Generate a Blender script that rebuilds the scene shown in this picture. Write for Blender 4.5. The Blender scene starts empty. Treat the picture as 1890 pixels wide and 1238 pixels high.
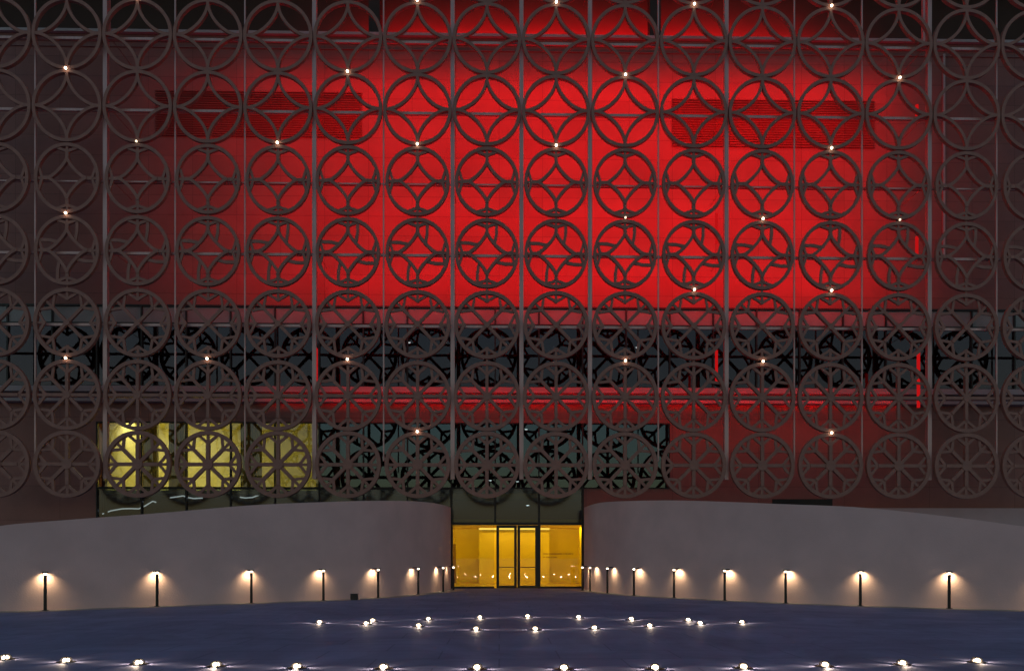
import bpy, bmesh, math, random
from mathutils import Vector, Matrix
random.seed(7)
S = bpy.context.scene
COL = S.collection
R = math.radians

# ------------------------------------------------------------------ camera
EYE = 1.51
YAW = R(1.0)
FPX = 1350.0            # focal length in the photograph's pixels (1890 wide)
HOR = 1026.0            # horizon row in the photograph
cam_d = bpy.data.cameras.new("camera")
cam_d.sensor_width = 36.0
cam_d.lens = 36.0 * FPX / 1890.0
cam_d.shift_y = (HOR - 619.0) / 1890.0
cam_d.clip_start = 0.1
cam_d.clip_end = 2000.0
cam = bpy.data.objects.new("camera", cam_d)
cam.location = (0, 0, EYE)
cam.rotation_euler = (R(90), 0, -YAW)
COL.objects.link(cam)
S.camera = cam

# ------------------------------------------------------------------ sky, dusk sun, exposure
W = bpy.data.worlds.new("World")
S.world = W
W.use_nodes = True
wn = W.node_tree
bg = wn.nodes["Background"]
sky = wn.nodes.new("ShaderNodeTexSky")
sky.sky_type = 'NISHITA'
sky.sun_disc = False
sky.sun_elevation = R(2.2)
sky.sun_rotation = R(8.0)
sky.air_density = 1.0
sky.dust_density = 1.0
sky.ozone_density = 1.6
wn.links.new(sky.outputs[0], bg.inputs[0])
bg.inputs[1].default_value = 0.15
sun_d = bpy.data.lights.new("sun", 'SUN')
sun_d.energy = 0.06
sun_d.angle = R(30)
sun_d.color = (1.0, 0.72, 0.66)
sun = bpy.data.objects.new("sun", sun_d)
# the sun has gone down low behind the building: only its afterglow in the sky lights this side
sdir = Vector((math.sin(R(8)), math.cos(R(8)), math.tan(R(2.2)))).normalized()
sun.rotation_euler = sdir.to_track_quat('Z', 'Y').to_euler()
COL.objects.link(sun)
S.view_settings.view_transform = 'Standard'
S.view_settings.look = 'None'
S.view_settings.exposure = 0.6
S.view_settings.gamma = 1.0
S.render.engine = 'CYCLES'
S.cycles.use_denoising = True
S.cycles.max_bounces = 8
S.cycles.transparent_max_bounces = 12
S.cycles.sample_clamp_indirect = 4.0

# ------------------------------------------------------------------ measuring helpers
def at(px, py, Y):
    """photo pixel -> world point on the plane y = Y"""
    u, v = (px - 945.0) / FPX, (HOR - py) / FPX
    t = Y / (math.cos(YAW) - u * math.sin(YAW))
    return Vector((t * (u * math.cos(YAW) + math.sin(YAW)), Y, EYE + t * v))

def ground_at(px, py):
    u = (px - 945.0) / FPX
    t = EYE / ((py - HOR) / FPX)
    return Vector((t * (u * math.cos(YAW) + math.sin(YAW)), t * (math.cos(YAW) - u * math.sin(YAW)), 0.0))

WALL = 34.5      # front plane of the building
LAT = 31.9       # front plane of the metal screen

def zw(py):      # height on the wall plane, measured at the middle of the picture
    return at(945, py, WALL).z
def xw(px):
    return at(px, 800, WALL).x
def zl(py):
    return at(945, py, LAT).z
def xl(px):
    return at(px, 600, LAT).x

# ------------------------------------------------------------------ object helpers
def tag(o, label=None, cat=None, group=None, kind=None):
    if label: o["label"] = label
    if cat: o["category"] = cat
    if group: o["group"] = group
    if kind: o["kind"] = kind
    return o

def build(name, bm, mat, parent=None, loc=None, smooth=False):
    me = bpy.data.meshes.new(name)
    bmesh.ops.recalc_face_normals(bm, faces=bm.faces)
    bm.to_mesh(me)
    bm.free()
    if smooth:
        for p in me.polygons: p.use_smooth = True
    if mat: me.materials.append(mat)
    o = bpy.data.objects.new(name, me)
    if loc is not None: o.location = loc
    COL.objects.link(o)
    if parent: o.parent = parent
    return o

def empty(name, loc):
    o = bpy.data.objects.new(name, None)
    o.empty_display_size = 0.2
    o.location = loc
    COL.objects.link(o)
    return o

KIDS = {}
def copy_tree(o, parent=None):
    c = o.copy()
    COL.objects.link(c)
    if parent: c.parent = parent
    for ch in list(o.children):
        copy_tree(ch, c)
    return c

def box(bm, x0, x1, y0, y1, z0, z1):
    v = [bm.verts.new(p) for p in ((x0,y0,z0),(x1,y0,z0),(x1,y1,z0),(x0,y1,z0),(x0,y0,z1),(x1,y0,z1),(x1,y1,z1),(x0,y1,z1))]
    for f in ((0,1,2,3),(4,5,6,7),(0,1,5,4),(1,2,6,5),(2,3,7,6),(3,0,4,7)):
        bm.faces.new([v[i] for i in f])

def boxes(*bs):
    bm = bmesh.new()
    for b in bs: box(bm, *b)
    return bm

def ribbon(bm, pts, w, y0, y1, closed=False):
    """flat bar of width w along pts (x, z), from depth y0 to y1"""
    n = len(pts)
    rows = []
    for i, p in enumerate(pts):
        if closed:
            a, b = pts[i-1], pts[(i+1) % n]
        else:
            a, b = pts[max(i-1,0)], pts[min(i+1,n-1)]
        dx, dz = b[0]-a[0], b[1]-a[1]
        L = math.hypot(dx, dz) or 1
        nx, nz = -dz/L*w/2, dx/L*w/2
        rows.append([bm.verts.new((p[0]+nx, y0, p[1]+nz)), bm.verts.new((p[0]-nx, y0, p[1]-nz)),
                     bm.verts.new((p[0]-nx, y1, p[1]-nz)), bm.verts.new((p[0]+nx, y1, p[1]+nz))])
    for i in range(n if closed else n-1):
        a, b = rows[i], rows[(i+1) % n]
        for k in range(4):
            bm.faces.new((a[k], a[(k+1)%4], b[(k+1)%4], b[k]))
    if not closed:
        bm.faces.new(rows[0]); bm.faces.new(rows[-1][::-1])

def tube(bm, p0, p1, r0, r1=None, n=12):
    p0, p1 = Vector(p0), Vector(p1)
    r1 = r0 if r1 is None else r1
    q = (p1-p0).to_track_quat('Z', 'Y')
    A, B = [], []
    for i in range(n):
        a = 2*math.pi*i/n
        d = q @ Vector((math.cos(a), math.sin(a), 0))
        A.append(bm.verts.new(p0 + d*r0)); B.append(bm.verts.new(p1 + d*r1))
    for i in range(n):
        bm.faces.new((A[i], A[(i+1)%n], B[(i+1)%n], B[i]))
    bm.faces.new(A[::-1]); bm.faces.new(B)

def polytube(bm, pts, r, n=8):
    rows = []
    for i, p in enumerate(pts):
        a, b = Vector(pts[max(i-1,0)]), Vector(pts[min(i+1,len(pts)-1)])
        q = (b-a).to_track_quat('Z', 'Y')
        rows.append([bm.verts.new(Vector(p) + q @ Vector((math.cos(2*math.pi*k/n)*r, math.sin(2*math.pi*k/n)*r, 0))) for k in range(n)])
    for a, b in zip(rows, rows[1:]):
        for k in range(n):
            bm.faces.new((a[k], a[(k+1)%n], b[(k+1)%n], b[k]))
    bm.faces.new(rows[0][::-1]); bm.faces.new(rows[-1])

def lathe(bm, prof, n=20, c=(0,0,0)):
    rings = []
    for r, z in prof:
        if r < 1e-5:
            rings.append([bm.verts.new((c[0], c[1], c[2]+z))])
        else:
            rings.append([bm.verts.new((c[0]+r*math.cos(2*math.pi*i/n), c[1]+r*math.sin(2*math.pi*i/n), c[2]+z)) for i in range(n)])
    for a, b in zip(rings, rings[1:]):
        for i in range(n):
            j = (i+1) % n
            if len(a) == 1 and len(b) == 1: continue
            if len(a) == 1: bm.faces.new((a[0], b[i], b[j]))
            elif len(b) == 1: bm.faces.new((a[i], a[j], b[0]))
            else: bm.faces.new((a[i], a[j], b[j], b[i]))

# ------------------------------------------------------------------ materials
def mat(name, col, rough=0.6, var=0.12, scale=3.0, metal=0.0, bump=0.0, bscale=40.0, spec=0.5, stretch=None):
    m = bpy.data.materials.new(name)
    m.use_nodes = True
    nt = m.node_tree
    b = nt.nodes["Principled BSDF"]
    b.inputs["Roughness"].default_value = rough
    b.inputs["Metallic"].default_value = metal
    b.inputs["Specular IOR Level"].default_value = spec
    tc = nt.nodes.new("ShaderNodeTexCoord")
    src = tc.outputs["Object"]
    if stretch:
        mp = nt.nodes.new("ShaderNodeMapping")
        mp.inputs["Scale"].default_value = stretch
        nt.links.new(src, mp.inputs[0]); src = mp.outputs[0]
    nz = nt.nodes.new("ShaderNodeTexNoise")
    nz.inputs["Scale"].default_value = scale
    nz.inputs["Detail"].default_value = 6
    nt.links.new(src, nz.inputs["Vector"])
    rp = nt.nodes.new("ShaderNodeValToRGB")
    rp.color_ramp.elements[0].position = 0.3
    rp.color_ramp.elements[1].position = 0.7
    rp.color_ramp.elements[0].color = tuple(c*(1-var) for c in col) + (1,)
    rp.color_ramp.elements[1].color = tuple(min(1, c*(1+var)) for c in col) + (1,)
    nt.links.new(nz.outputs["Fac"], rp.inputs[0])
    nt.links.new(rp.outputs[0], b.inputs["Base Color"])
    if bump:
        n2 = nt.nodes.new("ShaderNodeTexNoise")
        n2.inputs["Scale"].default_value = bscale
        nt.links.new(src, n2.inputs["Vector"])
        bp = nt.nodes.new("ShaderNodeBump")
        bp.inputs["Strength"].default_value = bump
        bp.inputs["Distance"].default_value = 0.02
        nt.links.new(n2.outputs["Fac"], bp.inputs["Height"])
        nt.links.new(bp.outputs[0], b.inputs["Normal"])
    return m

def panel_mat(name, col, bw, bh, seam=0.012, var=0.08, rough=0.55, dark=0.6):
    """large cladding panels: seams from a brick texture on the x / z plane"""
    m = bpy.data.materials.new(name)
    m.use_nodes = True
    nt = m.node_tree
    b = nt.nodes["Principled BSDF"]
    b.inputs["Roughness"].default_value = rough
    tc = nt.nodes.new("ShaderNodeTexCoord")
    sp = nt.nodes.new("ShaderNodeSeparateXYZ")
    cb = nt.nodes.new("ShaderNodeCombineXYZ")
    nt.links.new(tc.outputs["Object"], sp.inputs[0])
    nt.links.new(sp.outputs[0], cb.inputs[0]); nt.links.new(sp.outputs[2], cb.inputs[1])
    br = nt.nodes.new("ShaderNodeTexBrick")
    br.offset = 0.0
    br.inputs["Scale"].default_value = 1.0
    br.inputs["Brick Width"].default_value = bw
    br.inputs["Row Height"].default_value = bh
    br.inputs["Mortar Size"].default_value = seam
    br.inputs["Mortar Smooth"].default_value = 0.3
    br.inputs["Color1"].default_value = tuple(c*(1-var) for c in col) + (1,)
    br.inputs["Color2"].default_value = tuple(c*(1+var) for c in col) + (1,)
    br.inputs["Mortar"].default_value = tuple(c*dark for c in col) + (1,)
    nt.links.new(cb.outputs[0], br.inputs["Vector"])
    nz = nt.nodes.new("ShaderNodeTexNoise")
    nz.inputs["Scale"].default_value = 0.6
    nz.inputs["Detail"].default_value = 8
    nz.inputs["Roughness"].default_value = 0.65
    nt.links.new(tc.outputs["Object"], nz.inputs["Vector"])
    mr = nt.nodes.new("ShaderNodeMapRange")
    mr.inputs[1].default_value = 0.3; mr.inputs[2].default_value = 0.7
    mr.inputs[3].default_value = 0.85; mr.inputs[4].default_value = 1.12
    nt.links.new(nz.outputs["Fac"], mr.inputs[0])
    mx = nt.nodes.new("ShaderNodeMix")
    mx.data_type = 'RGBA'; mx.blend_type = 'MULTIPLY'
    mx.inputs[0].default_value = 1.0
    nt.links.new(br.outputs["Color"], mx.inputs[6]); nt.links.new(mr.outputs[0], mx.inputs[7])
    nt.links.new(mx.outputs[2], b.inputs["Base Color"])
    bp = nt.nodes.new("ShaderNodeBump")
    bp.inputs["Strength"].default_value = 0.4
    bp.inputs["Distance"].default_value = 0.01
    bp.invert = True
    nt.links.new(br.outputs["Fac"], bp.inputs["Height"])
    nt.links.new(bp.outputs[0], b.inputs["Normal"])
    return m

def glow(name, col, strength):
    m = bpy.data.materials.new(name)
    m.use_nodes = True
    nt = m.node_tree
    nt.nodes.remove(nt.nodes["Principled BSDF"])
    e = nt.nodes.new("ShaderNodeEmission")
    e.inputs[0].default_value = tuple(col) + (1,)
    e.inputs[1].default_value = strength
    nt.links.new(e.outputs[0], nt.nodes["Material Output"].inputs[0])
    return m

def glass(name, tint, refl=0.12, rough=0.02, wave=0.0, coat=(1.0, 0.84, 0.82)):
    """thin architectural pane: tinted see-through plus a coated reflection"""
    m = bpy.data.materials.new(name)
    m.use_nodes = True
    nt = m.node_tree
    nt.nodes.remove(nt.nodes["Principled BSDF"])
    tr = nt.nodes.new("ShaderNodeBsdfTransparent")
    tr.inputs[0].default_value = tuple(tint) + (1,)
    gl = nt.nodes.new("ShaderNodeBsdfGlossy")
    gl.inputs["Roughness"].default_value = rough
    gl.inputs["Color"].default_value = tuple(coat) + (1,)
    lw = nt.nodes.new("ShaderNodeLayerWeight")
    lw.inputs[0].default_value = 0.35
    mr = nt.nodes.new("ShaderNodeMapRange")
    mr.inputs[3].default_value = refl; mr.inputs[4].default_value = 1.0
    nt.links.new(lw.outputs["Fresnel"], mr.inputs[0])
    mx = nt.nodes.new("ShaderNodeMixShader")
    nt.links.new(mr.outputs[0], mx.inputs[0])
    nt.links.new(tr.outputs[0], mx.inputs[1]); nt.links.new(gl.outputs[0], mx.inputs[2])
    if wave:
        tc = nt.nodes.new("ShaderNodeTexCoord")
        nz = nt.nodes.new("ShaderNodeTexNoise")
        nz.inputs["Scale"].default_value = 0.9
        nt.links.new(tc.outputs["Object"], nz.inputs["Vector"])
        bp = nt.nodes.new("ShaderNodeBump")
        bp.inputs["Strength"].default_value = wave
        bp.inputs["Distance"].default_value = 0.02
        nt.links.new(nz.outputs["Fac"], bp.inputs["Height"])
        nt.links.new(bp.outputs[0], gl.inputs["Normal"])
    nt.links.new(mx.outputs[0], nt.nodes["Material Output"].inputs[0])
    return m

M_screen = mat("screen bronze", (0.385, 0.180, 0.140), 0.6, 0.12, 2.5, bump=0.1)
M_mast = mat("mast metal", (0.68, 0.43, 0.40), 0.4, 0.10, 2.0, metal=0.3, stretch=(6, 6, 0.5))
M_wall = panel_mat("taupe cladding", (0.285, 0.122, 0.104), 2.05, 0.92)
M_wall2 = panel_mat("lower taupe cladding", (0.39, 0.165, 0.13), 4.1, 1.6)
M_cop = mat("coping metal", (0.50, 0.43, 0.42), 0.4, 0.08, 1.5, metal=0.2)
M_louv = mat("louvre metal", (0.26, 0.135, 0.12), 0.5, 0.1, 2.0)
M_dark = mat("dark frame", (0.012, 0.011, 0.011), 0.4, 0.2, 4.0)
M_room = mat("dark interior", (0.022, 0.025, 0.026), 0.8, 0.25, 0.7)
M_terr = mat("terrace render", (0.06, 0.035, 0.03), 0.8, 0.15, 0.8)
M_spandrel = mat("frosted spandrel", (0.30, 0.28, 0.28), 0.25, 0.12, 1.2)
M_ledge = mat("ledge metal", (0.42, 0.36, 0.35), 0.35, 0.1, 1.4, stretch=(0.4, 3, 3))
M_plaster = mat("white plaster", (0.80, 0.545, 0.53), 0.85, 0.07, 0.9, bump=0.25, bscale=25.0)
M_plaster2 = mat("grey plaster", (0.69, 0.49, 0.48), 0.85, 0.08, 0.9, bump=0.25, bscale=25.0)
M_strip = mat("kerb stone", (0.42, 0.36, 0.33), 0.7, 0.15, 2.0, bump=0.2)
M_black = mat("black powder coat", (0.02, 0.017, 0.016), 0.45, 0.2, 6.0)
M_brass = mat("lamp housing", (0.10, 0.085, 0.075), 0.45, 0.15, 6.0, metal=0.4)
M_yel = mat("yellow lobby wall", (0.80, 0.57, 0.02), 0.6, 0.06, 1.2)
M_yel2 = mat("pale yellow room wall", (0.68, 0.62, 0.23), 0.7, 0.10, 0.9)
M_lfloor = mat("lobby floor", (0.62, 0.42, 0.05), 0.35, 0.1, 1.0)
M_brown = mat("brown door", (0.28, 0.14, 0.02), 0.5, 0.15, 3.0)
M_curtain = mat("olive curtain", (0.34, 0.31, 0.10), 0.8, 0.25, 1.2, stretch=(9, 1, 0.15))
G_window = glass("band glass", (0.40, 0.41, 0.43), 0.015, 0.015, 0.06, (1.0, 0.80, 0.84))
G_dark = glass("dark glass", (0.40, 0.46, 0.48), 0.05, 0.02, 0.05, (0.75, 0.88, 1.0))
G_low = glass("green glass", (0.50, 0.58, 0.62), 0.05, 0.14, 0.04, (0.70, 0.72, 1.0))
G_clear = glass("clear glass", (0.93, 0.95, 0.93), 0.015, 0.02, 0.03)
E_bulb = glow("warm point bulb", (1.0, 0.77, 0.52), 7.0)
E_dim = glow("weak point bulb", (1.0, 0.78, 0.52), 1.6)
E_stud = glow("ground light lens", (1.0, 0.74, 0.48), 15.0)
E_boll = glow("bollard lens", (1.0, 0.82, 0.58), 6.0)
E_cove = glow("cove light", (1.0, 0.66, 0.10), 0.9)
E_glint = glow("ceiling lamp", (1.0, 0.97, 0.88), 2.7)
E_trail = glow("white light tube", (1.0, 0.92, 0.80), 0.7)
E_red = glow("red strip", (1.0, 0.012, 0.014), 0.32)

# ------------------------------------------------------------------ ground
def ground_mat():
    m = bpy.data.materials.new("plaza stone")
    m.use_nodes = True
    nt = m.node_tree
    b = nt.nodes["Principled BSDF"]
    b.inputs["Roughness"].default_value = 0.68
    tc = nt.nodes.new("ShaderNodeTexCoord")
    br = nt.nodes.new("ShaderNodeTexBrick")
    br.inputs["Scale"].default_value = 1.0
    br.inputs["Brick Width"].default_value = 1.8
    br.inputs["Row Height"].default_value = 0.9
    br.inputs["Mortar Size"].default_value = 0.012
    br.inputs["Color1"].default_value = (0.225, 0.235, 0.41, 1)
    br.inputs["Color2"].default_value = (0.245, 0.26, 0.44, 1)
    br.inputs["Mortar"].default_value = (0.15, 0.16, 0.28, 1)
    nt.links.new(tc.outputs["Object"], br.inputs["Vector"])
    nz = nt.nodes.new("ShaderNodeTexNoise")
    nz.inputs["Scale"].default_value = 0.35
    nz.inputs["Detail"].default_value = 9
    nz.inputs["Roughness"].default_value = 0.7
    nz.inputs["Distortion"].default_value = 1.2
    nt.links.new(tc.outputs["Object"], nz.inputs["Vector"])
    mr = nt.nodes.new("ShaderNodeMapRange")
    mr.inputs[1].default_value = 0.3; mr.inputs[2].default_value = 0.7
    mr.inputs[3].default_value = 0.66; mr.inputs[4].default_value = 1.25
    nt.links.new(nz.outputs["Fac"], mr.inputs[0])
    mx = nt.nodes.new("ShaderNodeMix")
    mx.data_type = 'RGBA'; mx.blend_type = 'MULTIPLY'
    mx.inputs[0].default_value = 1.0
    nt.links.new(br.outputs["Color"], mx.inputs[6]); nt.links.new(mr.outputs[0], mx.inputs[7])
    nt.links.new(mx.outputs[2], b.inputs["Base Color"])
    n2 = nt.nodes.new("ShaderNodeTexNoise")
    n2.inputs["Scale"].default_value = 30.0
    nt.links.new(tc.outputs["Object"], n2.inputs["Vector"])
    bp = nt.nodes.new("ShaderNodeBump")
    bp.inputs["Strength"].default_value = 0.2
    bp.inputs["Distance"].default_value = 0.01
    nt.links.new(n2.outputs["Fac"], bp.inputs["Height"])
    nt.links.new(bp.outputs[0], b.inputs["Normal"])
    return m

bm = bmesh.new()
bmesh.ops.create_grid(bm, x_segments=8, y_segments=8, size=400)
tag(build("ground", bm, ground_mat()), kind='structure')

# ------------------------------------------------------------------ building
XL, XR = -34.0, 36.0
BLD = empty("museum_building", (0, WALL, 0))
tag(BLD, "large taupe clad building with red lit upper wall and yellow glazed entrance", "building")
def part(name, bm, m, parent=None, smooth=False):
    """children of the building are modelled in world coordinates and keep them"""
    o = build(name, bm, m, parent or BLD, smooth=smooth)
    if parent is None or parent is BLD:
        o.location = (0, -WALL, 0)
    return o

Z_TOP = zw(72)          # parapet
Z_BAND1 = zw(566)       # head of the window band
Z_BAND0 = zw(716)
Z_LED1, Z_LED0 = zw(717), zw(744)
Z_LOW1 = zw(780)        # head of the lower windows
Z_LOWM = zw(901)        # transom
Z_DOOR = zw(966)
MOD = xw(914) - xw(833)                     # window module
XD0 = xw(833); XD1 = XD0 + 3*MOD            # entrance
XY0 = XD0 - 8*MOD                           # left end of the lower glazing
XB1 = XD1 + 2*MOD                           # right end of the dark windows
T = 0.45
# walls
part("upper_wall", boxes((XL, XR, WALL, WALL+T, Z_BAND1, Z_TOP)), M_wall)
part("middle_wall", boxes((XL, XR, WALL+0.004, WALL+T, Z_LOW1, Z_BAND0)), M_wall2)
part("lower_wall", boxes((XL, XY0, WALL, WALL+T, 0, Z_LOW1)), M_wall2)
part("lower_wall", boxes((XB1, XR, WALL, WALL+T, 0, Z_LOW1)), M_wall2)
part("lower_wall", boxes((XD1+0.05, XB1, WALL+0.003, WALL+T, 0, Z_LOWM)), M_wall2)
# parapet coping: a lit cap and a thin drip line below it
part("coping", boxes((XL, XR, WALL-0.16, WALL+T+0.1, Z_TOP, Z_TOP+0.13)), M_cop)
part("drip_rail", boxes((XL, XR, WALL-0.07, WALL-0.003, Z_TOP-0.34, Z_TOP-0.27)), M_cop)
part("drip_rail", boxes((XL, XR, WALL-0.05, WALL-0.003, Z_TOP-0.62, Z_TOP-0.58)), M_louv)
# roof terrace behind the parapet
zt = Z_TOP - 0.6
part("terrace_floor", boxes((XL, XR, WALL+T+0.005, WALL+9, zt-0.3, zt)), M_terr)
part("terrace_wall", boxes((XL, XR, WALL+4.2, WALL+4.6, zt, zt+9)), M_terr)
part("terrace_canopy", boxes((XL, XR, WALL+0.3, WALL+9, zt+7.4, zt+7.8)), M_terr)  # unseen slab added to keep sky light off the terrace wall
for px in (692, 1208):
    x = at(px, 30, WALL+2.4).x
    part("terrace_column", boxes((x-0.28, x+0.28, WALL+2.2, WALL+2.75, zt+0.002, zt+7.39)), M_terr)
# side and back of the mass
part("side_wall", boxes((XL, XL+0.4, WALL+T+0.005, WALL+24, 0, zt-0.31)), M_wall2)
part("side_wall", boxes((XR-0.4, XR, WALL+T+0.005, WALL+24, 0, zt-0.31)), M_wall2)
part("rear_wall", boxes((XL, XR, WALL+24.01, WALL+24.4, 0, zt+7.4)), M_wall2)
# louvred vents
def louvre(px0, px1, py0, py1, n):
    x0, x1, z1, z0 = xw(px0), xw(px1), zw(py0), zw(py1)
    g = part("louvre_vent", boxes((x0, x1, WALL-0.02, WALL-0.004, z0, z1)), M_wall)
    bm = bmesh.new()
    h = (z1-z0)/n
    for i in range(n):
        za = z0 + h*i
        v = [bm.verts.new(p) for p in ((x0, WALL-0.10, za+0.02), (x1, WALL-0.10, za+0.02), (x1, WALL-0.024, za+h*0.62), (x0, WALL-0.024, za+h*0.62),
                                       (x0, WALL-0.09, za), (x1, WALL-0.09, za), (x1, WALL-0.024, za+h*0.55), (x0, WALL-0.024, za+h*0.55))]
        for f in ((0,1,2,3),(4,5,6,7),(0,1,5,4),(1,2,6,5),(3,0,4,7)):
            bm.faces.new([v[k] for k in f])
    s = build("louvre_slats", bm, M_wall, g)
    return g
louvre(287, 668, 173, 258, 20)
louvre(1240, 1614, 178, 268, 20)
# vertical trims on the wall
for px, p0, p1 in ((1741, 92, 470),):
    x = xw(px)
    part("wall_trim", boxes((x-0.05, x+0.05, WALL-0.08, WALL-0.003, zw(p1), zw(p0))), M_cop)
x = at(197, 30, WALL+0.2).x
for px in (198, 1707):
    x = at(px, 30, WALL-0.3).x
    part("parapet_post", boxes((x-0.09, x+0.09, WALL-0.30, WALL-0.165, Z_TOP-0.2, Z_TOP+8)), M_mast)

# upper window band: one window per module, each with frame, frosted top pane and main pane
zs = zw(600)
def band_window():
    w, z0, z1 = MOD, Z_BAND0, Z_BAND1
    f = bmesh.new()
    box(f, -0.035, 0.035, -0.03, 0.16, z0+0.061, z1-0.081)           # mullion at the module's left edge
    box(f, 0.0351, w-0.0351, -0.02, 0.16, zs-0.06, zs+0.04)          # transom
    box(f, -0.035, w-0.0351, -0.035, 0.16, z1-0.08, z1-0.002)        # head
    box(f, -0.035, w-0.0351, -0.035, 0.16, z0+0.002, z0+0.06)        # sill
    fr = build("window", f, M_dark, BLD)
    p = bmesh.new(); box(p, 0.036, w-0.036, 0.06, 0.075, z0+0.061, zs-0.061)
    build("pane", p, G_window, fr)
    q = bmesh.new(); box(q, 0.036, w-0.036, 0.05, 0.08, zs+0.041, z1-0.081)
    build("frosted_pane", q, M_spandrel, fr)
    return fr
first = band_window()
k0 = int(math.floor((XL + 0.5 - XD0) / MOD)) + 1
k1 = int(math.floor((XR - 0.5 - XD0) / MOD))
k0, k1 = max(k0, -13), min(k1, 14)
for k in range(k0, k1):
    o = first if k == k0 else copy_tree(first, BLD)
    o.location = (XD0 + k*MOD, 0, 0)
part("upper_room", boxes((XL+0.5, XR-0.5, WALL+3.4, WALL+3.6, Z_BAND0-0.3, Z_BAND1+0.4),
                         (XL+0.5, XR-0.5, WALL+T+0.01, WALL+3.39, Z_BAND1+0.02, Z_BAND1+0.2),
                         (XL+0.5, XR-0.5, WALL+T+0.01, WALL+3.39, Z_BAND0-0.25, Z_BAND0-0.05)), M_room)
# ledge under the band: two projecting fascias with a shadow gap
bm = bmesh.new()
def fascia(bm, z0, z1, d0, d1):
    v = [bm.verts.new(p) for p in ((XL, WALL-d0, z0), (XR, WALL-d0, z0), (XR, WALL-d1, z1), (XL, WALL-d1, z1),
                                   (XL, WALL+0.0, z0), (XR, WALL+0.0, z0), (XR, WALL+0.0, z1), (XL, WALL+0.0, z1))]
    for f in ((0,1,2,3), (0,1,5,4), (2,3,7,6), (4,5,6,7), (1,2,6,5), (0,3,7,4)):
        bm.faces.new([v[i] for i in f])
fascia(bm, zw(728), zw(716.5), 0.42, 0.25)
fascia(bm, zw(746), zw(737), 0.42, 0.30)
part("ledge", bm, M_ledge)

# lower glazing: modules from the left end to the right end of the dark windows
def low_window(x0, z0, z1, g, parts=True):
    f = bmesh.new()
    w = MOD
    box(f, -0.03, 0.03, -0.03, 0.15, z0+0.051, z1-0.051)
    box(f, -0.03, w-0.0301, -0.035, 0.15, z1-0.05, z1-0.002)
    box(f, -0.03, w-0.0301, -0.035, 0.15, z0+0.002, z0+0.05)
    fr = build("window", f, M_dark, BLD)
    fr.location = (x0, 0, 0)
    p = bmesh.new(); box(p, 0.031, w-0.031, 0.05, 0.065, z0+0.051, z1-0.051)
    build("pane", p, g, fr)
    return fr
wy = low_window(XY0, Z_LOWM, Z_LOW1, G_clear)
wl = low_window(XY0, 0.0, Z_LOWM, G_low)
wd = low_window(XD0 - 3*MOD, Z_LOWM, Z_LOW1, G_dark)
for k in range(8):
    if k:
        c = copy_tree(wl, BLD); c.location = (XY0 + k*MOD, 0, 0)
    if 0 < k < 5:
        c = copy_tree(wy, BLD); c.location = (XY0 + k*MOD, 0, 0)
for k in range(-2, 5):
    c = copy_tree(wd, BLD); c.location = (XD0 + k*MOD, 0, 0)
part("corner_mullion", boxes((XB1-0.03, XB1-0.001, WALL-0.02, WALL-0.004, Z_LOWM, Z_LOW1)), M_dark)
# rooms behind the glass
def room(name, x0, x1, d, z0, z1, m, fl=None):
    y0, y1 = WALL + T + 0.02, WALL + d
    o = part(name, boxes((x0-0.1, x1+0.1, y1, y1+0.15, z0, z1)), m)
    part("room_ceiling", boxes((x0-0.1, x1+0.1, WALL+0.46, y1-0.004, z1, z1+0.12)), m)
    part("room_floor", boxes((x0-0.1, x1+0.1, WALL+0.153, y1-0.004, z0-0.12, z0)), fl or m)
    part("room_partition", boxes((x0-0.22, x0-0.1, y0, y1-0.004, z0+0.002, z1-0.002)), m)
    part("room_partition", boxes((x1+0.1, x1+0.22, y0, y1-0.004, z0+0.002, z1-0.002)), m)
    return o
XYR = XY0 + 5*MOD
room("gallery_room", XY0+0.35, XYR-0.35, 5.0, Z_LOWM-0.1, Z_LOW1+0.5, M_yel2)
# curtains and an inner column in the lit gallery
for (a, b, y) in ((290, 322, 1.2), (232, 262, 1.6), (430, 470, 1.0)):
    bm = bmesh.new()
    xa, xb = xw(a), xw(b)
    n = 24
    fr_, bk = [], []
    for i in range(n+1):
        x = xa + (xb-xa)*i/n
        y_ = WALL + y + 0.07*math.sin(i*1.9) + 0.03*math.sin(i*4.1)
        fr_.append((bm.verts.new((x, y_, Z_LOWM-0.09)), bm.verts.new((x, y_, Z_LOW1+0.45))))
        bk.append((bm.verts.new((x, y_+0.03, Z_LOWM-0.09)), bm.verts.new((x, y_+0.03, Z_LOW1+0.45))))
    for i in range(n):
        bm.faces.new((fr_[i][0], fr_[i+1][0], fr_[i+1][1], fr_[i][1]))
        bm.faces.new((bk[i][0], bk[i+1][0], bk[i+1][1], bk[i][1]))
    part("curtain", bm, M_curtain)
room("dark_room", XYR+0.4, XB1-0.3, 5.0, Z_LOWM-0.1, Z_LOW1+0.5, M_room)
room("ground_room", XY0+0.3, XD0-0.4, 4.0, 0.004, Z_LOWM-0.3, M_room)

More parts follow.
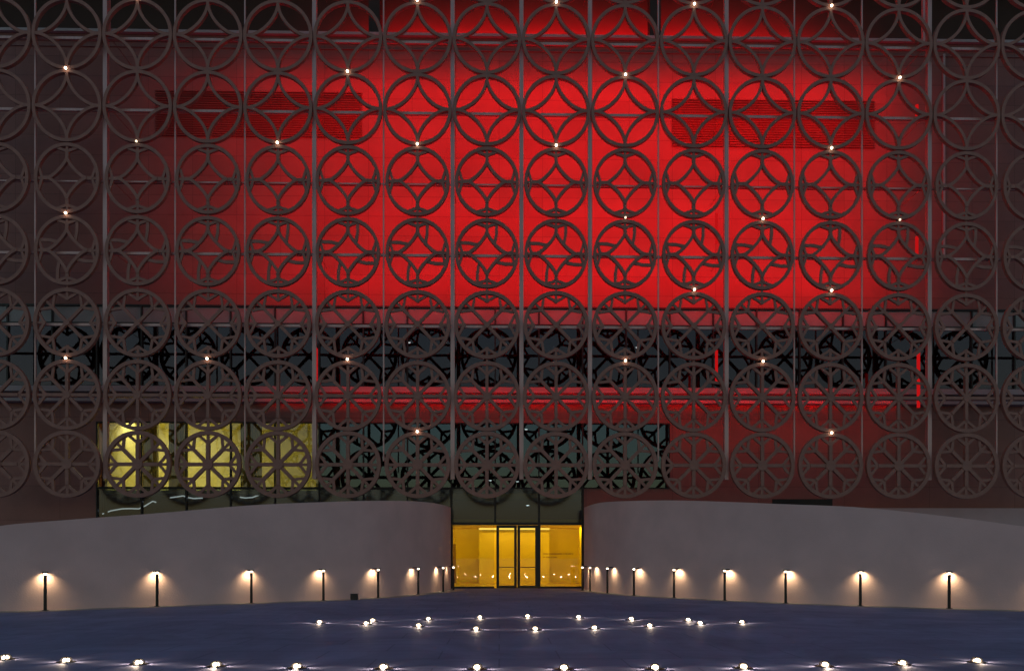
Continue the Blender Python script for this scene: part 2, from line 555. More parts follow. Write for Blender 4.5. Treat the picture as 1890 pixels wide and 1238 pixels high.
# entrance: upper lights, sidelights and a two-leaf door
EN = []
for k in range(3):
    x0 = XD0 + k*MOD
    f = bmesh.new()
    box(f, -0.05, 0.05, -0.05, 0.15, Z_DOOR+0.061, Z_LOWM-0.004)
    box(f, -0.05, MOD-0.051, -0.055, 0.15, Z_DOOR-0.06, Z_DOOR+0.06)
    if k == 2: box(f, MOD-0.05, MOD+0.05, -0.05, 0.15, 0.002, Z_LOWM-0.004)
    fr = build("transom_window", f, M_dark, BLD); fr.location = (x0, 0, 0)
    p = bmesh.new(); box(p, 0.051, MOD-0.051, 0.05, 0.065, Z_DOOR+0.061, Z_LOWM-0.004)
    build("pane", p, G_low, fr)
for k in (0, 2):
    x0 = XD0 + k*MOD
    f = bmesh.new()
    box(f, -0.05, 0.07, -0.05, 0.15, 0.002, Z_DOOR-0.061)
    box(f, 0.071, MOD-0.051, -0.045, 0.15, 0.002, 0.09)
    fr = build("sidelight", f, M_dark, BLD); fr.location = (x0, 0, 0)
    p = bmesh.new(); box(p, 0.071, MOD-0.051, 0.05, 0.065, 0.091, Z_DOOR-0.061)
    build("pane", p, G_clear, fr)
    if k == 2:     # two lines of small lettering on the glass, too fine to read
        bm = bmesh.new()
        a = at(1003, 1022, WALL).x - x0
        for zc, L, h in ((zw(1021.5), at(1057,1022,WALL).x - x0 - a, 0.075), (zw(1027.5), 0.62, 0.06)):
            x = a
            while x < a + L:
                wd_ = random.uniform(0.022, 0.05)
                box(bm, x, x+wd_, 0.044, 0.048, zc-h/2*random.uniform(0.6, 1), zc+h/2*random.uniform(0.6, 1))
                x += wd_ + random.choice((0.012, 0.014, 0.016, 0.05))
        build("lettering", bm, M_brown, fr)
xm = XD0 + 1.5*MOD
for s in (-1, 1):
    w = MOD/2 - 0.06
    d = bmesh.new()
    x0 = xm - MOD/2 + 0.055 if s < 0 else xm + 0.012
    x1 = xm - 0.012 if s < 0 else xm + MOD/2 - 0.051
    st = 0.13
    box(d, x0, x0+st, WALL-0.04, WALL+0.06, 0.012, Z_DOOR-0.075)
    box(d, x1-st, x1, WALL-0.04, WALL+0.06, 0.012, Z_DOOR-0.075)
    box(d, x0+st+0.001, x1-st-0.001, WALL-0.035, WALL+0.055, 0.012, 0.13)
    box(d, x0+st+0.001, x1-st-0.001, WALL-0.035, WALL+0.055, Z_DOOR-0.20, Z_DOOR-0.075)
    dr = part("door", d, M_dark)
    p = bmesh.new(); box(p, x0+st+0.001, x1-st-0.001, WALL+0.005, WALL+0.018, 0.131, Z_DOOR-0.201)
    build("pane", p, G_clear, dr)
    h = bmesh.new()
    zb = zw(1046)
    tube(h, (x0+st*0.5, WALL-0.11, zb), (x1-st*0.5, WALL-0.11, zb), 0.02)
    tube(h, (x0+st*0.5+0.02, WALL-0.041, zb), (x0+st*0.5+0.02, WALL-0.11, zb), 0.014)
    tube(h, (x1-st*0.5-0.02, WALL-0.041, zb), (x1-st*0.5-0.02, WALL-0.11, zb), 0.014)
    build("handle", h, M_brass, dr)
# lobby
LX0, LX1, LY = XD0-1.2, XD1+0.9, WALL+7.0
zc = Z_DOOR + 0.02
part("lobby_wall", boxes((LX0, LX1, LY, LY+0.2, 0, zc+0.4)), M_yel)
part("lobby_wall", boxes((LX0-0.2, LX0-0.004, WALL+T+0.02, LY+0.2, 0, zc+0.4)), M_yel)
part("lobby_wall", boxes((LX1+0.004, LX1+0.2, WALL+T+0.02, LY+0.2, 0, zc+0.4)), M_yel)
part("lobby_ceiling", boxes((LX0, LX1, WALL+0.152, LY-0.004, zc, zc+0.2)), M_yel)
part("lobby_floor", boxes((LX0, LX1, WALL+0.2, LY-0.004, 0.002, 0.010)), M_lfloor)
xa, xb = at(884, 1000, LY-1.2).x, at(1014, 1000, LY-1.2).x
part("lobby_partition", boxes((xa, xb, LY-1.2, LY-1.0, 0.011, zc-0.25)), M_yel)
part("cove_lamp", boxes((xa, xb, LY-1.34, LY-1.22, zc-0.10, zc-0.004)), E_cove)
part("lobby_door", boxes((LX0+0.004, LX0+0.06, LY-3.4, LY-2.5, 0.011, 2.3)), M_brown)
part("lobby_door", boxes((LX0+0.5, LX0+1.0, LY-0.06, LY-0.004, 0.011, 2.2)), M_brown)
part("lobby_column", boxes((LX1-0.55, LX1-0.3, LY-2.6, LY-2.3, 0.011, zc-0.004)), M_yel)

def area(name, loc, direction, sx, sy, watts, col, parent=None, spread=180):
    d = bpy.data.lights.new(name, 'AREA')
    d.shape = 'RECTANGLE'; d.size = sx; d.size_y = sy
    d.energy = watts; d.color = col; d.spread = R(spread)
    o = bpy.data.objects.new(name, d)
    o.location = loc
    o.rotation_euler = (-Vector(direction)).to_track_quat('Z', 'Y').to_euler()
    COL.objects.link(o)
    if parent:
        o.parent = parent
        o.location = Vector(loc) - parent.location
    return o
area("lobby_light", (xm, WALL+1.3, zc-0.05), (0, 0.75, -1), 6.0, 1.2, 124, (1.0, 0.75, 0.09), BLD)
area("lobby_light", (xm, WALL+5.2, zc-0.3), (0, 0.5, -1), 3.0, 0.4, 6, (1.0, 0.72, 0.2), BLD)
for x in (LX0+1.1, LX1-1.1):
    area("lobby_light", (x, WALL+4.2, zc-0.04), (0, 0.9, -1), 1.6, 0.5, 26, (1.0, 0.75, 0.09), BLD)
area("gallery_light", (xw(255), WALL+2.6, Z_LOW1+0.42), (0, 0.2, -1), 3.4, 1.6, 95, (1.0, 0.90, 0.55), BLD)
area("gallery_light", (xw(480), WALL+2.8, Z_LOW1+0.42), (0, 0.2, -1), 4.0, 1.6, 12, (1.0, 0.90, 0.45), BLD)

# ------------------------------------------------------------------ metal screen: frame
PX = (xl(1785) - xl(253)) / 12.0
CX0 = xl(253) - 2*PX                         # centre of the first column
NC = 16
ZB = [zl(797.0)]
PZ = (zl(5.0) - zl(797.0)) / 6.0
def row_z(r):                                # r = 0 is the lowest row
    return zl(797.0) + PZ*(r - 0.5) + (0.13 if r == 0 else 0.0)
SCR = empty("screen_frame", (0, LAT, row_z(0)))
tag(SCR, "tall frame of pale masts and thin rails carrying the round lattice panels", "frame")
def fpart(name, bm, m):
    o = build(name, bm, m, SCR); o.location = (0, -LAT, -row_z(0)); return o
ztop = row_z(7) + 3
thick = [2, 5, 7, 8, 9, 11, 14]
for b in range(0, NC+1):
    x = CX0 + (b - 0.5)*PX
    if b in thick:
        fpart("mast", boxes((x-0.09, x+0.09, LAT+0.25, LAT+0.45, row_z(0)-0.6, ztop)), M_mast)
    else:
        fpart("tie_rod", boxes((x-0.03, x+0.03, LAT+0.27, LAT+0.33, row_z(0)+0.2, ztop)), M_mast)
for r in range(1, 8):
    zr = row_z(r)
    h = 0.055 if r != 4 else 0.03
    fpart("rail", boxes((CX0-2*PX, CX0+(NC+1)*PX, LAT+0.30, LAT+0.40, zr-h, zr+h)), M_mast)
    for b in thick:
        x = CX0 + (b - 0.5)*PX
        bm = bmesh.new(); tube(bm, (x, LAT+0.452, zr+0.3), (x, WALL-0.002, zr+0.3), 0.013, n=8)
        fpart("strut", bm, M_wall)

# red strip lamps on the back of the rails, washing the wall
power = {6: 0.8, 5: 1.0, 4: 1.05, 3: 1.25}
colw = {2: 0.06, 3: 0.22, 4: 0.55, 5: 0.84, 6: 0.96, 7: 1.03, 8: 1.1, 9: 1.12, 10: 1.1, 11: 1.08, 12: 1.0, 13: 0.6}
RED = (1.0, 0.0, 0.003)
BASEW = 30.0
for r, pr in power.items():
    for c, pc in colw.items():
        x = CX0 + c*PX
        zr = row_z(r)
        L = 2.7
        fx = fpart("strip_lamp", boxes((x-L/2, x+L/2, LAT+0.405, LAT+0.46, zr-0.03, zr+0.03)), M_black)
        area("red_light", (x, LAT+0.47, zr), (0, 1, -0.55 if r == 6 else 0.0), L, 0.05, BASEW*pr*pc, RED, SCR, 115 if r == 6 else 180)
# weaker strips at the ledge
for c, pc in {4: 0.5, 5: 0.9, 6: 1, 7: 1, 8: 1.1, 9: 1.1, 10: 1.1, 11: 1.1, 12: 1.1, 13: 0.8}.items():
    x = CX0 + c*PX
    zr = row_z(1)
    fpart("strip_lamp", boxes((x-1.35, x+1.35, LAT+0.405, LAT+0.46, zr-0.03, zr+0.03)), M_black)
    area("red_light", (x, LAT+0.47, zr), (0, 1, 0.24), 2.7, 0.05, 3.0*pc, RED, SCR, 42)
# faint red spill on the wall below the ledge
for c, pc in {5: 0.5, 6: 0.7, 7: 0.9, 8: 1, 9: 1, 10: 1.1, 11: 1.1, 12: 1.0, 13: 0.7}.items():
    area("red_light", (CX0 + c*PX, LAT+0.475, row_z(1)-0.12), (0, 1, -0.5), 2.7, 0.05, 2.6*pc, RED, SCR, 110)
# upright red lamps fixed beside three of the masts
for px, p0, p1 in ((580, 640, 702), (1327, 640, 700), (1327, 384, 440), (1704, 634, 746), (1701, 424, 466), (1701, 176, 196)):
    x = xl(px)
    fpart("strip_lamp", boxes((x-0.05, x+0.05, LAT+0.32, LAT+0.42, zl(p1), zl(p0))), E_red)
# red glow on the terrace behind the parapet
for c, pc in {5: 0.4, 6: 1, 7: 1.2, 8: 1.3, 9: 1.3, 10: 1.2, 11: 1.1, 12: 0.8, 13: 0.15}.items():
    x = CX0 + c*PX*1.0
    area("red_light", (x, WALL+3.1, Z_TOP+2.0), (0, 1, -0.15), 2.7, 0.1, 300*pc, RED, BLD)

# ------------------------------------------------------------------ metal screen: roundels
D = 0.17
def circ(r, n=64):
    return [(r*math.cos(2*math.pi*i/n), r*math.sin(2*math.pi*i/n)) for i in range(n)]
def rot(pts, a):
    c, s = math.cos(a), math.sin(a)
    return [(x*c - z*s, x*s + z*c) for x, z in pts]
def bez(p0, p1, p2, p3, n=14):
    out = []
    for i in range(n+1):
        t = i/n; u = 1-t
        out.append((u**3*p0[0]+3*u*u*t*p1[0]+3*u*t*t*p2[0]+t**3*p3[0], u**3*p0[1]+3*u*u*t*p1[1]+3*u*t*t*p2[1]+t**3*p3[1]))
    return out
def ringmesh(r, w):
    bm = bmesh.new()
    ribbon(bm, circ(r), w, 0.0, D, True)
    return bm
def star_arc(a, m, w, k):
    """one inner arc from the top tip to the right-hand tip, passing at (m, m)"""
    q = (4*a - 8*m)/3.0
    e = 0.004*(k+1)
    bm = bmesh.new()
    ribbon(bm, bez((0, a), (0, a-q), (a-q, 0), (a, 0), 18), w, e, D-e)
    return bm
def fork(bm, a, Rr, spread, w, e, stem=True, ang=0.0):
    """Y that leaves the axis at radius a and meets the rim at +-spread"""
    for s in (-1, 1):
        e2 = e + 0.003*(s+1)
        p = bez((0, a), (s*0.02, a+0.10), (s*Rr*math.sin(spread)*0.72, a+(Rr*math.cos(spread)-a)*0.62), (s*Rr*math.sin(spread), Rr*math.cos(spread)), 8)
        ribbon(bm, rot(p, ang), w, e2, D-e2)
    if stem:
        e3 = e + 0.010
        ribbon(bm, rot([(0, a-0.02), (0, Rr)], ang), w, e3, D-e3)

def make_roundel(r):
    root = empty("lattice_roundel", (0, 0, 0))
    def p(name, bm): return build(name, bm, M_screen, root)
    if r >= 5:                                   # interlaced petals, rims touching
        Rr, w = 1.45, 0.14
        p("rim", ringmesh(Rr, w))
        for k in range(4):
            bm = star_arc(1.40, 0.455, 0.125, k)
            bmesh.ops.rotate(bm, verts=bm.verts, cent=(0,0,0), matrix=Matrix.Rotation(k*math.pi/2, 3, 'Y'))
            p("petal_arc", bm)
    elif r in (4, 3):                            # rounded petals with forked tips
        Rr, w = (1.405, 0.145) if r == 4 else (1.40, 0.145)
        a, m = (0.90, 0.355) if r == 4 else (0.95, 0.375)
        p("rim", ringmesh(Rr, w))
        for k in range(4):
            bm = star_arc(a, m, 0.13, k)
            fork(bm, 1.08, Rr, R(21), 0.115, 0.03 + 0.004*k)
            ribbon(bm, [(0, a-0.12), (0, 1.12)], 0.15, 0.028, D-0.028)
            bmesh.ops.rotate(bm, verts=bm.verts, cent=(0,0,0), matrix=Matrix.Rotation(k*math.pi/2, 3, 'Y'))
            p("petal_arc", bm)
        if r == 3:
            for k in range(4):                   # pinwheel bars
                bm = bmesh.new()
                ribbon(bm, rot([(0.36, 0.42), (0.44, 0.82), (0.45, 1.32)], -k*math.pi/2), 0.135, 0.05+0.003*k, D-0.05)
                p("cross_bar", bm)
    else:
        Rr, w = {2: (1.40, 0.16), 1: (1.42, 0.16), 0: (1.40, 0.175)}[r]
        p("rim", ringmesh(Rr, w))
        ws = {2: 0.135, 1: 0.135, 0: 0.155}[r]
        wf = {2: 0.11, 1: 0.115, 0: 0.125}[r]
        for k in range(8):
            diag = k % 2 == 1
            bm = bmesh.new()
            ang = k*math.pi/4
            e = 0.004*(k+1)
            if r == 2 and not diag:
                fork(bm, 0.98, Rr, R(20), wf, 0.04 + 0.003*k, True, ang)
                p("rim_fork", bm)
                continue
            a = {2: 0.88, 1: 0.92, 0: 0.90}[r]
            ribbon(bm, rot([(0, 0.0), (0, a+0.03)], ang), ws, e, D-e)
            fork(bm, a, Rr, R({2: 21, 1: 19, 0: 18.5}[r]), wf, 0.045 + 0.002*k, True, ang)
            p("spoke", bm)
        hb = bmesh.new()
        hr = {2: 0.13, 1: 0.16, 0: 0.23}[r]
        c = [hb.verts.new((x, -0.012, z)) for x, z in circ(hr, 24)]
        d = [hb.verts.new((x, D+0.012, z)) for x, z in circ(hr, 24)]
        hb.faces.new(c); hb.faces.new(d[::-1])
        for i in range(24): hb.faces.new((c[i], c[(i+1)%24], d[(i+1)%24], d[i]))
        p("hub", hb)
    # lug that ties the panel to the one above
    bm = bmesh.new()
    box(bm, -0.045, 0.045, 0.06, D-0.05, Rr+0.05, PZ/2 - 0.004 + (0.02 if r else -0.13))
    p("lug", bm)
    bm = bmesh.new()
    box(bm, -0.045, 0.045, 0.064, D-0.054, -PZ/2+0.004 - (0.11 if r == 0 else 0) if r else -Rr-0.10, -Rr-0.05)
    p("lug", bm)
    # the panels are a little taller than wide
    sx, sz = {7: (0.985, 1.03), 6: (0.985, 1.03), 5: (0.98, 1.03), 4: (0.945, 1.025), 3: (0.945, 1.03), 2: (0.965, 1.005), 1: (0.968, 1.018), 0: (0.962, 0.975)}[r]
    root.scale = (sx, 1.0, sz)
    return root

ORD = ["", "first", "second", "third", "fourth", "fifth", "sixth", "seventh", "eighth"]
ROWTXT = {7: "Petal roundel mostly above the picture's top edge", 6: "Interlaced four-petal roundel at the parapet", 5: "Interlaced four-petal roundel below the parapet",
          4: "Rounded-petal roundel without bars", 3: "Pinwheel-barred petal roundel", 2: "Diagonal-spoked roundel over window band",
          1: "Slim eight-spoked roundel at the ledge", 0: "Heavy eight-spoked roundel in lowest row"}
GRPTXT = {7: "petal roundels above the parapet", 6: "petal roundels at the parapet", 5: "petal roundels below the parapet", 4: "rounded petal roundels",
          3: "pinwheel roundels", 2: "diagonal spoked roundels", 1: "slim eight-spoked roundels", 0: "heavy eight-spoked roundels"}
def coltxt(c):
    # the doors stand under columns 7 and 8
    if c <= 7: return "%s column from the doors, yellow-window side" % ORD[8-c]
    return "%s column from the doors, plain-wall side" % ORD[c-7]
for r in range(8):
    proto = make_roundel(r)
    for c in range(NC):
        o = proto if c == 0 else copy_tree(proto)
        o.location = (CX0 + c*PX, LAT, row_z(r))
        tag(o, ROWTXT[r] + ", " + coltxt(c), "roundel", GRPTXT[r])

# ------------------------------------------------------------------ point lamps on the screen
LAMPS = [(765,3),(1021,5),(1278,6),(1536,7),(253,1),(110,128),(635,134),(1149,138),(1663,138),(506,266),(765,268),(1021,269),(1533,272),
         (111,395),(1405,401),(1276,532),(1533,534),(111,663),(376,663),(636,663),(1148,663),(1404,663),(764,797),(1532,797)]
DIM = [(1149,402),(1661,402),(245,265)]
def make_lamp(e, rad):
    root = empty("point_lamp", (0,0,0))
    bm = bmesh.new()
    tube(bm, (0, 0.0, 0), (0, 0.22, 0), 0.06, n=14)
    build("lamp_housing", bm, M_brass, root)
    bm = bmesh.new()
    bmesh.ops.create_uvsphere(bm, u_segments=12, v_segments=8, radius=rad)
    b = build("bulb", bm, e, root, (0, -0.045, 0), True)
    return root
GAPTXT = ["in the gap above the lowest row", "in the gap below the window-band roundels", "in the gap above the window-band roundels", "in the gap below the rounded-petal row",
          "in the gap above the rounded-petal row", "in the gap below the parapet row", "in the gap above the parapet row"]
def place_lamp(o, px, py, dim=False):
    c = round((xl(px) - CX0)/PX)
    b = max(0, min(6, round((zl(py) - zl(797.0))/PZ)))
    o.location = (CX0 + c*PX, LAT - 0.02, zl(797.0) + PZ*b)
    side = "yellow-window side" if c <= 7 else "plain-wall side"
    n = ORD[8-c] if c <= 7 else ORD[c-7]
    tag(o, "%s %s, %s column from doors, %s" % ("Faint lamp" if dim else "Bright lamp", GAPTXT[b].replace("in the gap ", ""), n, side), "lamp", "point lamps on the screen")
pl = make_lamp(E_bulb, 0.052)
for i, (px, py) in enumerate(LAMPS):
    place_lamp(pl if i == 0 else copy_tree(pl), px, py)
pd = make_lamp(E_dim, 0.045)
for i, (px, py) in enumerate(DIM):
    place_lamp(pd if i == 0 else copy_tree(pd), px, py, True)

# ------------------------------------------------------------------ curved white walls
def catmull(P, n=10):
    out = []
    for i in range(len(P)-1):
        a, b, c, d = P[max(i-1,0)], P[i], P[i+1], P[min(i+2, len(P)-1)]
        for k in range(n):
            t = k/n
            out.append(tuple(0.5*((2*b[j]) + (-a[j]+c[j])*t + (2*a[j]-5*b[j]+4*c[j]-d[j])*t*t + (-a[j]+3*b[j]-3*c[j]+d[j])*t**3) for j in range(len(b))))
    out.append(P[-1])
    return out
def wall_pts(spec):
    P = []
    for px, pb, pt in spec:
        g = ground_at(px, pb)
        top = EYE + (HOR - pt) * EYE/(pb - HOR)
        P.append((g.x, g.y, top))
    return P
LW = wall_pts([(-190,1133.3,1003),(-90,1130.3,986),(0,1127.8,970),(84,1125.3,962),(291,1117.8,946.5),(463,1111.8,932),(598,1106.8,926),(697,1101.8,923.5),(773,1095.3,925),(814,1090.3,930.5),(832,1086.8,936)])
RW = wall_pts([(1078,1086.8,936),(1092,1089.8,931),(1114,1092.3,926.5),(1165,1097.3,924),(1244,1101.8,923),(1338,1106.8,925.5),(1450,1111.8,930),(1588,1116.8,936),(1752,1121.8,953),(1890,1125.8,971),(1990,1128.3,983),(2090,1130.8,995)])
def curved_wall(P, sgn, name, label):
    Q = catmull(P)
    bm = bmesh.new()
    th = 0.35
    rows = []
    for i, (x, y, z) in enumerate(Q):
        a, b = Q[max(i-1,0)], Q[min(i+1,len(Q)-1)]
        dx, dy = b[0]-a[0], b[1]-a[1]
        L = math.hypot(dx, dy)
        nx, ny = -dy/L*th, dx/L*th          # away from the plaza
        rows.append([bm.verts.new((x, y, -0.05)), bm.verts.new((x, y, z)), bm.verts.new((x+nx, y+ny, z)), bm.verts.new((x+nx, y+ny, -0.05))])
    for a, b in zip(rows, rows[1:]):
        for k in range(4):
            bm.faces.new((a[k], a[(k+1)%4], b[(k+1)%4], b[k]))
    bm.faces.new(rows[0]); bm.faces.new(rows[-1][::-1])
    o = build(name, bm, M_plaster)
    tag(o, label, "wall")
    # stone kerb strip along the wall foot
    bm = bmesh.new()
    prev = None
    for i, (x, y, z) in enumerate(Q):
        a, b = Q[max(i-1,0)], Q[min(i+1,len(Q)-1)]
        dx, dy = b[0]-a[0], b[1]-a[1]
        L = math.hypot(dx, dy)
        nx, ny = dy/L*0.75, -dx/L*0.75
        cur = (bm.verts.new((x, y, 0.006)), bm.verts.new((x+nx, y+ny, 0.006)))
        if prev: bm.faces.new((prev[0], cur[0], cur[1], prev[1]))
        prev = cur
    tag(build("kerb_strip", bm, M_strip), kind='structure')
    return Q
LQ = curved_wall(LW, 1, "curved_wall", "Curved white plaster wall with rounded end, on the yellow-window side of the doors")
RQ = curved_wall(RW, 1, "curved_wall", "Curved white plaster wall sweeping from the doors below the plain dark wall")
p0, p1 = at(1560, 937, WALL-0.6), at(2060, 935, WALL-0.6)
bm = boxes((p0.x, p1.x, WALL-0.6, WALL-0.25, 0, p0.z))
tag(build("retaining_wall", bm, M_plaster2), "straight pale wall showing behind the low end of the curved wall", "wall")
xa, xb = xw(1425), xw(1536)
bm = boxes((xa, xb, WALL-0.03, WALL-0.004, zw(945), zw(920)))
part("floor_vent", bm, M_dark)

# ------------------------------------------------------------------ bollards
BL = [(837,1088),(818,1094),(772,1099),(698,1105),(597,1109.5),(464,1115),(290,1121),(83.5,1128)]
BR = [(1075,1088.5),(1089,1094),(1121,1096.5),(1170,1101),(1244,1105),(1337.5,1109.5),(1450,1114.6),(1588,1119.7),(1752,1124.8)]
BR.append((1936, 1130.5))
def make_bollard():
    root = empty("bollard_light", (0,0,0))
    bm = bmesh.new()
    tube(bm, (0,0,0.0), (0,0,0.98), 0.042, 0.040, 14)
    build("post", bm, M_black, root, smooth=False)
    bm = bmesh.new(); lathe(bm, [(0, 0.006), (0.085, 0.006), (0.085, 0.016), (0.0425, 0.02), (0.0425, 0.022), (0, 0.022)], 18)
    build("base_plate", bm, M_black, root)
    bm = bmesh.new()                       # flat head reaching towards the wall (+y)
    prof = [(0.075*math.cos(R(180+i*18)), 0.075*math.sin(R(180+i*18))) for i in range(11)] + [(0.075, 0.22), (-0.075, 0.22)]
    lo = [bm.verts.new((x, y, 1.035)) for x, y in prof]; hi = [bm.verts.new((x*0.93, y*0.95, 1.072)) for x, y in prof]
    bm.faces.new(lo[::-1]); bm.faces.new(hi)
    for i in range(len(prof)):
        j = (i+1) % len(prof); bm.faces.new((lo[i], lo[j], hi[j], hi[i]))
    build("cap", bm, M_black, root)
    bm = bmesh.new(); lathe(bm, [(0, 0.983), (0.036, 0.983), (0.038, 1.032), (0, 1.032)], 16)
    build("lens", bm, E_boll, root)
    return root
def wall_dir(Q, p):
    """nearest point of the wall face and the direction into the wall there"""
    best = None
    for i in range(len(Q)-1):
        a, b = Vector(Q[i][:2]), Vector(Q[i+1][:2])
        d = b - a
        t = max(0, min(1, (Vector((p.x, p.y)) - a).dot(d)/d.dot(d)))
        q = a + d*t
        L = (q - Vector((p.x, p.y))).length
        if best is None or L < best[0]:
            best = (L, Vector((q.x, q.y, 0)), Vector((-d.y, d.x, 0)).normalized())
    return best[2], best[1]
bol = make_bollard()
bl_l = bpy.data.lights.new("bollard_beam", 'SPOT')
bl_l.spot_size = R(128); bl_l.spot_blend = 1.0
bl_l.shadow_soft_size = 0.008; bl_l.energy = 6.6; bl_l.color = (1.0, 0.79, 0.42)
used = False
for side, L, Q in (("yellow-window side", BL, LQ), ("plain-wall side", BR, RQ)):
    for i, (px, py) in enumerate(L):
        g = ground_at(px, py)
        lo, hi = py - 4.0, py + 6.0          # every bollard stands a hand's breadth off the wall
        for _ in range(30):
            m_ = (lo + hi)/2
            g = ground_at(px, m_)
            n, q = wall_dir(Q, g)
            if (q - g).dot(n) < 0.32: lo = m_
            else: hi = m_
        o = copy_tree(bol) if used else bol
        used = True
        o.location = (g.x, g.y, 0.006)
        o.rotation_euler = (0, 0, math.atan2(n.y, n.x) - math.pi/2)
        nth = ["nearest the doors", "second from the doors", "third from the doors", "fourth from the doors", "fifth from the doors", "sixth from the doors", "seventh from the doors",
               "eighth from the doors", "ninth from the doors", "tenth from the doors"][i].replace("nearest", "next to")
        tag(o, "Slim black bollard light by the curved wall, %s, %s" % (nth, side), "bollard", "bollard lights along the curved walls")
        a = bpy.data.objects.new("bollard_beam", bl_l)
        a.parent = o
        a.location = (0, 0.135, 1.021)
        a.rotation_euler = (-Vector((0, 0.62, -0.8))).to_track_quat('Z', 'Y').to_euler()
        COL.objects.link(a)

# ------------------------------------------------------------------ ground lights
FRONT = [(10,1216),(122,1221),(256,1225),(399,1229),(548,1232),(708,1233.5),(881,1234),(1041,1234.5),(1209,1234),(1372,1232.5),(1522,1229),(1665,1226),(1803,1221.5)]
MIDA = [(688,1146),(791,1143),(886,1140),(974,1138),(1068,1139.5),(1165,1143),(1270,1145)]
MIDB = [(590,1149),(676,1151.5),(773,1155.5),(879,1161.5),(988,1161.5),(1097,1159.5),(1199,1155.5),(1292,1151),(1369,1149)]
def make_stud():
    root = empty("ground_light", (0,0,0))
    bm = bmesh.new(); lathe(bm, [(0, 0.001), (0.125, 0.001), (0.125, 0.008), (0.085, 0.016), (0.0, 0.016)], 24)
    build("base_ring", bm, M_black, root)
    bm = bmesh.new(); lathe(bm, [(0.044, 0.017), (0.044, 0.030), (0.038, 0.042), (0.025, 0.050), (0.0, 0.053)], 20)
    build("lens", bm, E_stud, root, smooth=True)
    bm = bmesh.new()
    for k in range(4):
        a = k*math.pi/2 + 0.6
        p = Vector((math.cos(a), math.sin(a), 0))
        polytube(bm, [p*0.074 + Vector((0,0,0.018)), p*0.070 + Vector((0,0,0.045)), p*0.045 + Vector((0,0,0.066)), Vector((0,0,0.071))], 0.008, 6)
    build("guard", bm, M_black, root)
    return root
st = make_stud()
st_l = bpy.data.lights.new("side_beam", 'SPOT')
st_l.spot_size = R(75); st_l.spot_blend = 1.0; st_l.shadow_soft_size = 0.02
st_l.energy = 2.7; st_l.color = (1.0, 0.76, 0.56)
st_w = st_l.copy()
st_w.spot_size = R(80); st_w.energy = 1.9
used = False
for nm, L in (("front arc of the plaza", FRONT), ("far curve nearest the doors", MIDA), ("middle curve of the plaza", MIDB)):
    nm = {"front arc of the plaza": "wide front arc", "far curve nearest the doors": "far curve before the doors", "middle curve of the plaza": "middle curve"}[nm]
    for i, (px, py) in enumerate(L):
        o = copy_tree(st) if used else st
        used = True
        g = ground_at(px, py)
        o.location = (g.x, g.y, 0.0)
        o.rotation_euler = (0, 0, 0)
        for sx, sy, ld in ((-1, 0, st_l), (1, 0, st_l), (0, -1, st_w), (0, 1, st_w)):     # its windows throw flat beams over the paving
            a = bpy.data.objects.new("side_beam", ld)
            a.parent = o
            a.location = (sx*0.06, sy*0.06, 0.045)
            a.rotation_euler = (-Vector((sx, sy, -0.16))).to_track_quat('Z', 'Y').to_euler()
            COL.objects.link(a)
        n = len(L)
        if i < (n+1)//2:
            pos = "%s from its yellow-window end" % (ORD[i+1])
        else:
            pos = "%s from its plain-wall end" % (ORD[n-i])
        tag(o, "Glowing dome light in the paving, %s, %s" % (nm, pos), "ground light", "ground lights in the plaza")

# ------------------------------------------------------------------ small box on the ground
g = ground_at(654, 1106.5)
root = empty("utility_box", (g.x, g.y, 0.006))
bm = boxes((-0.12, 0.12, -0.10, 0.10, 0.0, 0.19))
bmesh.ops.bevel(bm, geom=list(bm.edges), offset=0.015, segments=2, affect='EDGES')
build("casing", bm, M_black, root)
build("lid", boxes((-0.13, 0.13, -0.11, 0.11, 0.192, 0.21)), M_dark, root)
tag(root, "small black box on the paving at the foot of the curved wall", "box")

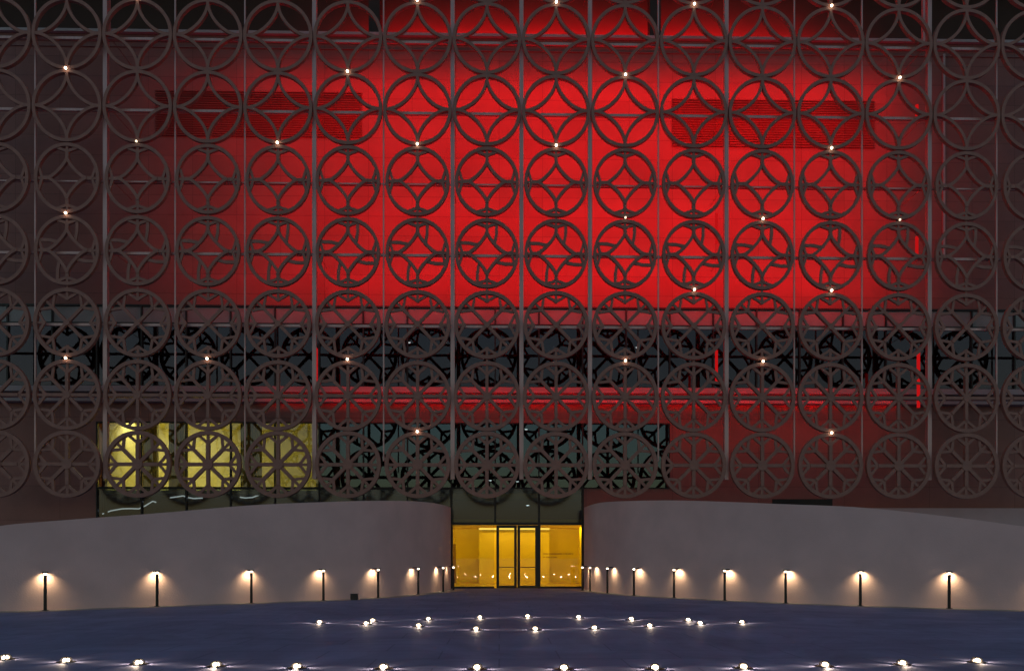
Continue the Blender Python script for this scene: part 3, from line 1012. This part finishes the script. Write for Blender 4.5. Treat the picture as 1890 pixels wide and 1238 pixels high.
# ------------------------------------------------------------------ glowing shapes behind the glass, imitating reflected city lights
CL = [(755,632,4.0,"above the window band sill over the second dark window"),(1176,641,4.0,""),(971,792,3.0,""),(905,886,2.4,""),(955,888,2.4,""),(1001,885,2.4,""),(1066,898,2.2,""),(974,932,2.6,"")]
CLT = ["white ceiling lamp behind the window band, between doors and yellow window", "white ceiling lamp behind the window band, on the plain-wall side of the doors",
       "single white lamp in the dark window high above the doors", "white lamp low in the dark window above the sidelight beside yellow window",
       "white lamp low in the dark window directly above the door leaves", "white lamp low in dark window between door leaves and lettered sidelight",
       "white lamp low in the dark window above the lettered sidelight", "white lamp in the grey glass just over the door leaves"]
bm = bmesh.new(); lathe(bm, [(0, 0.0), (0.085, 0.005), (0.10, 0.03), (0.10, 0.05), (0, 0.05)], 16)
proto = build("ceiling_lamp", bm, M_brass)  # lamp shape added in place of city lights mirrored in the panes
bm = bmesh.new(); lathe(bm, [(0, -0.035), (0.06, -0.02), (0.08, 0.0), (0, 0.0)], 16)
build("diffuser", bm, E_glint, proto)
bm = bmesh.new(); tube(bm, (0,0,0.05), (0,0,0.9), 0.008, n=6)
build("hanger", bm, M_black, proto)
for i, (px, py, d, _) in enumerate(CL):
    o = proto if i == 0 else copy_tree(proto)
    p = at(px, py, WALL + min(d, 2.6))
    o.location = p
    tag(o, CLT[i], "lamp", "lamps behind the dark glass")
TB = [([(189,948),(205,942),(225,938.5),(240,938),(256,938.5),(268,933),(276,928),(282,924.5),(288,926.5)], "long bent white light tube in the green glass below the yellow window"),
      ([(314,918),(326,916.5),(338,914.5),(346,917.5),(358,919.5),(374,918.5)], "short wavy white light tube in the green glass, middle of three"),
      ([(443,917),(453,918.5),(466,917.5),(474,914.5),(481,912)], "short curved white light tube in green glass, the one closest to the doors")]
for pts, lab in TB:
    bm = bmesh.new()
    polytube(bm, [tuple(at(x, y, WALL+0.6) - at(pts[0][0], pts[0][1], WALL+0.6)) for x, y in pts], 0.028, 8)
    o = build("light_tube", bm, E_trail, None, at(pts[0][0], pts[0][1], WALL+0.6), True)  # glowing trail modelled for a light line reflected in wavy glass
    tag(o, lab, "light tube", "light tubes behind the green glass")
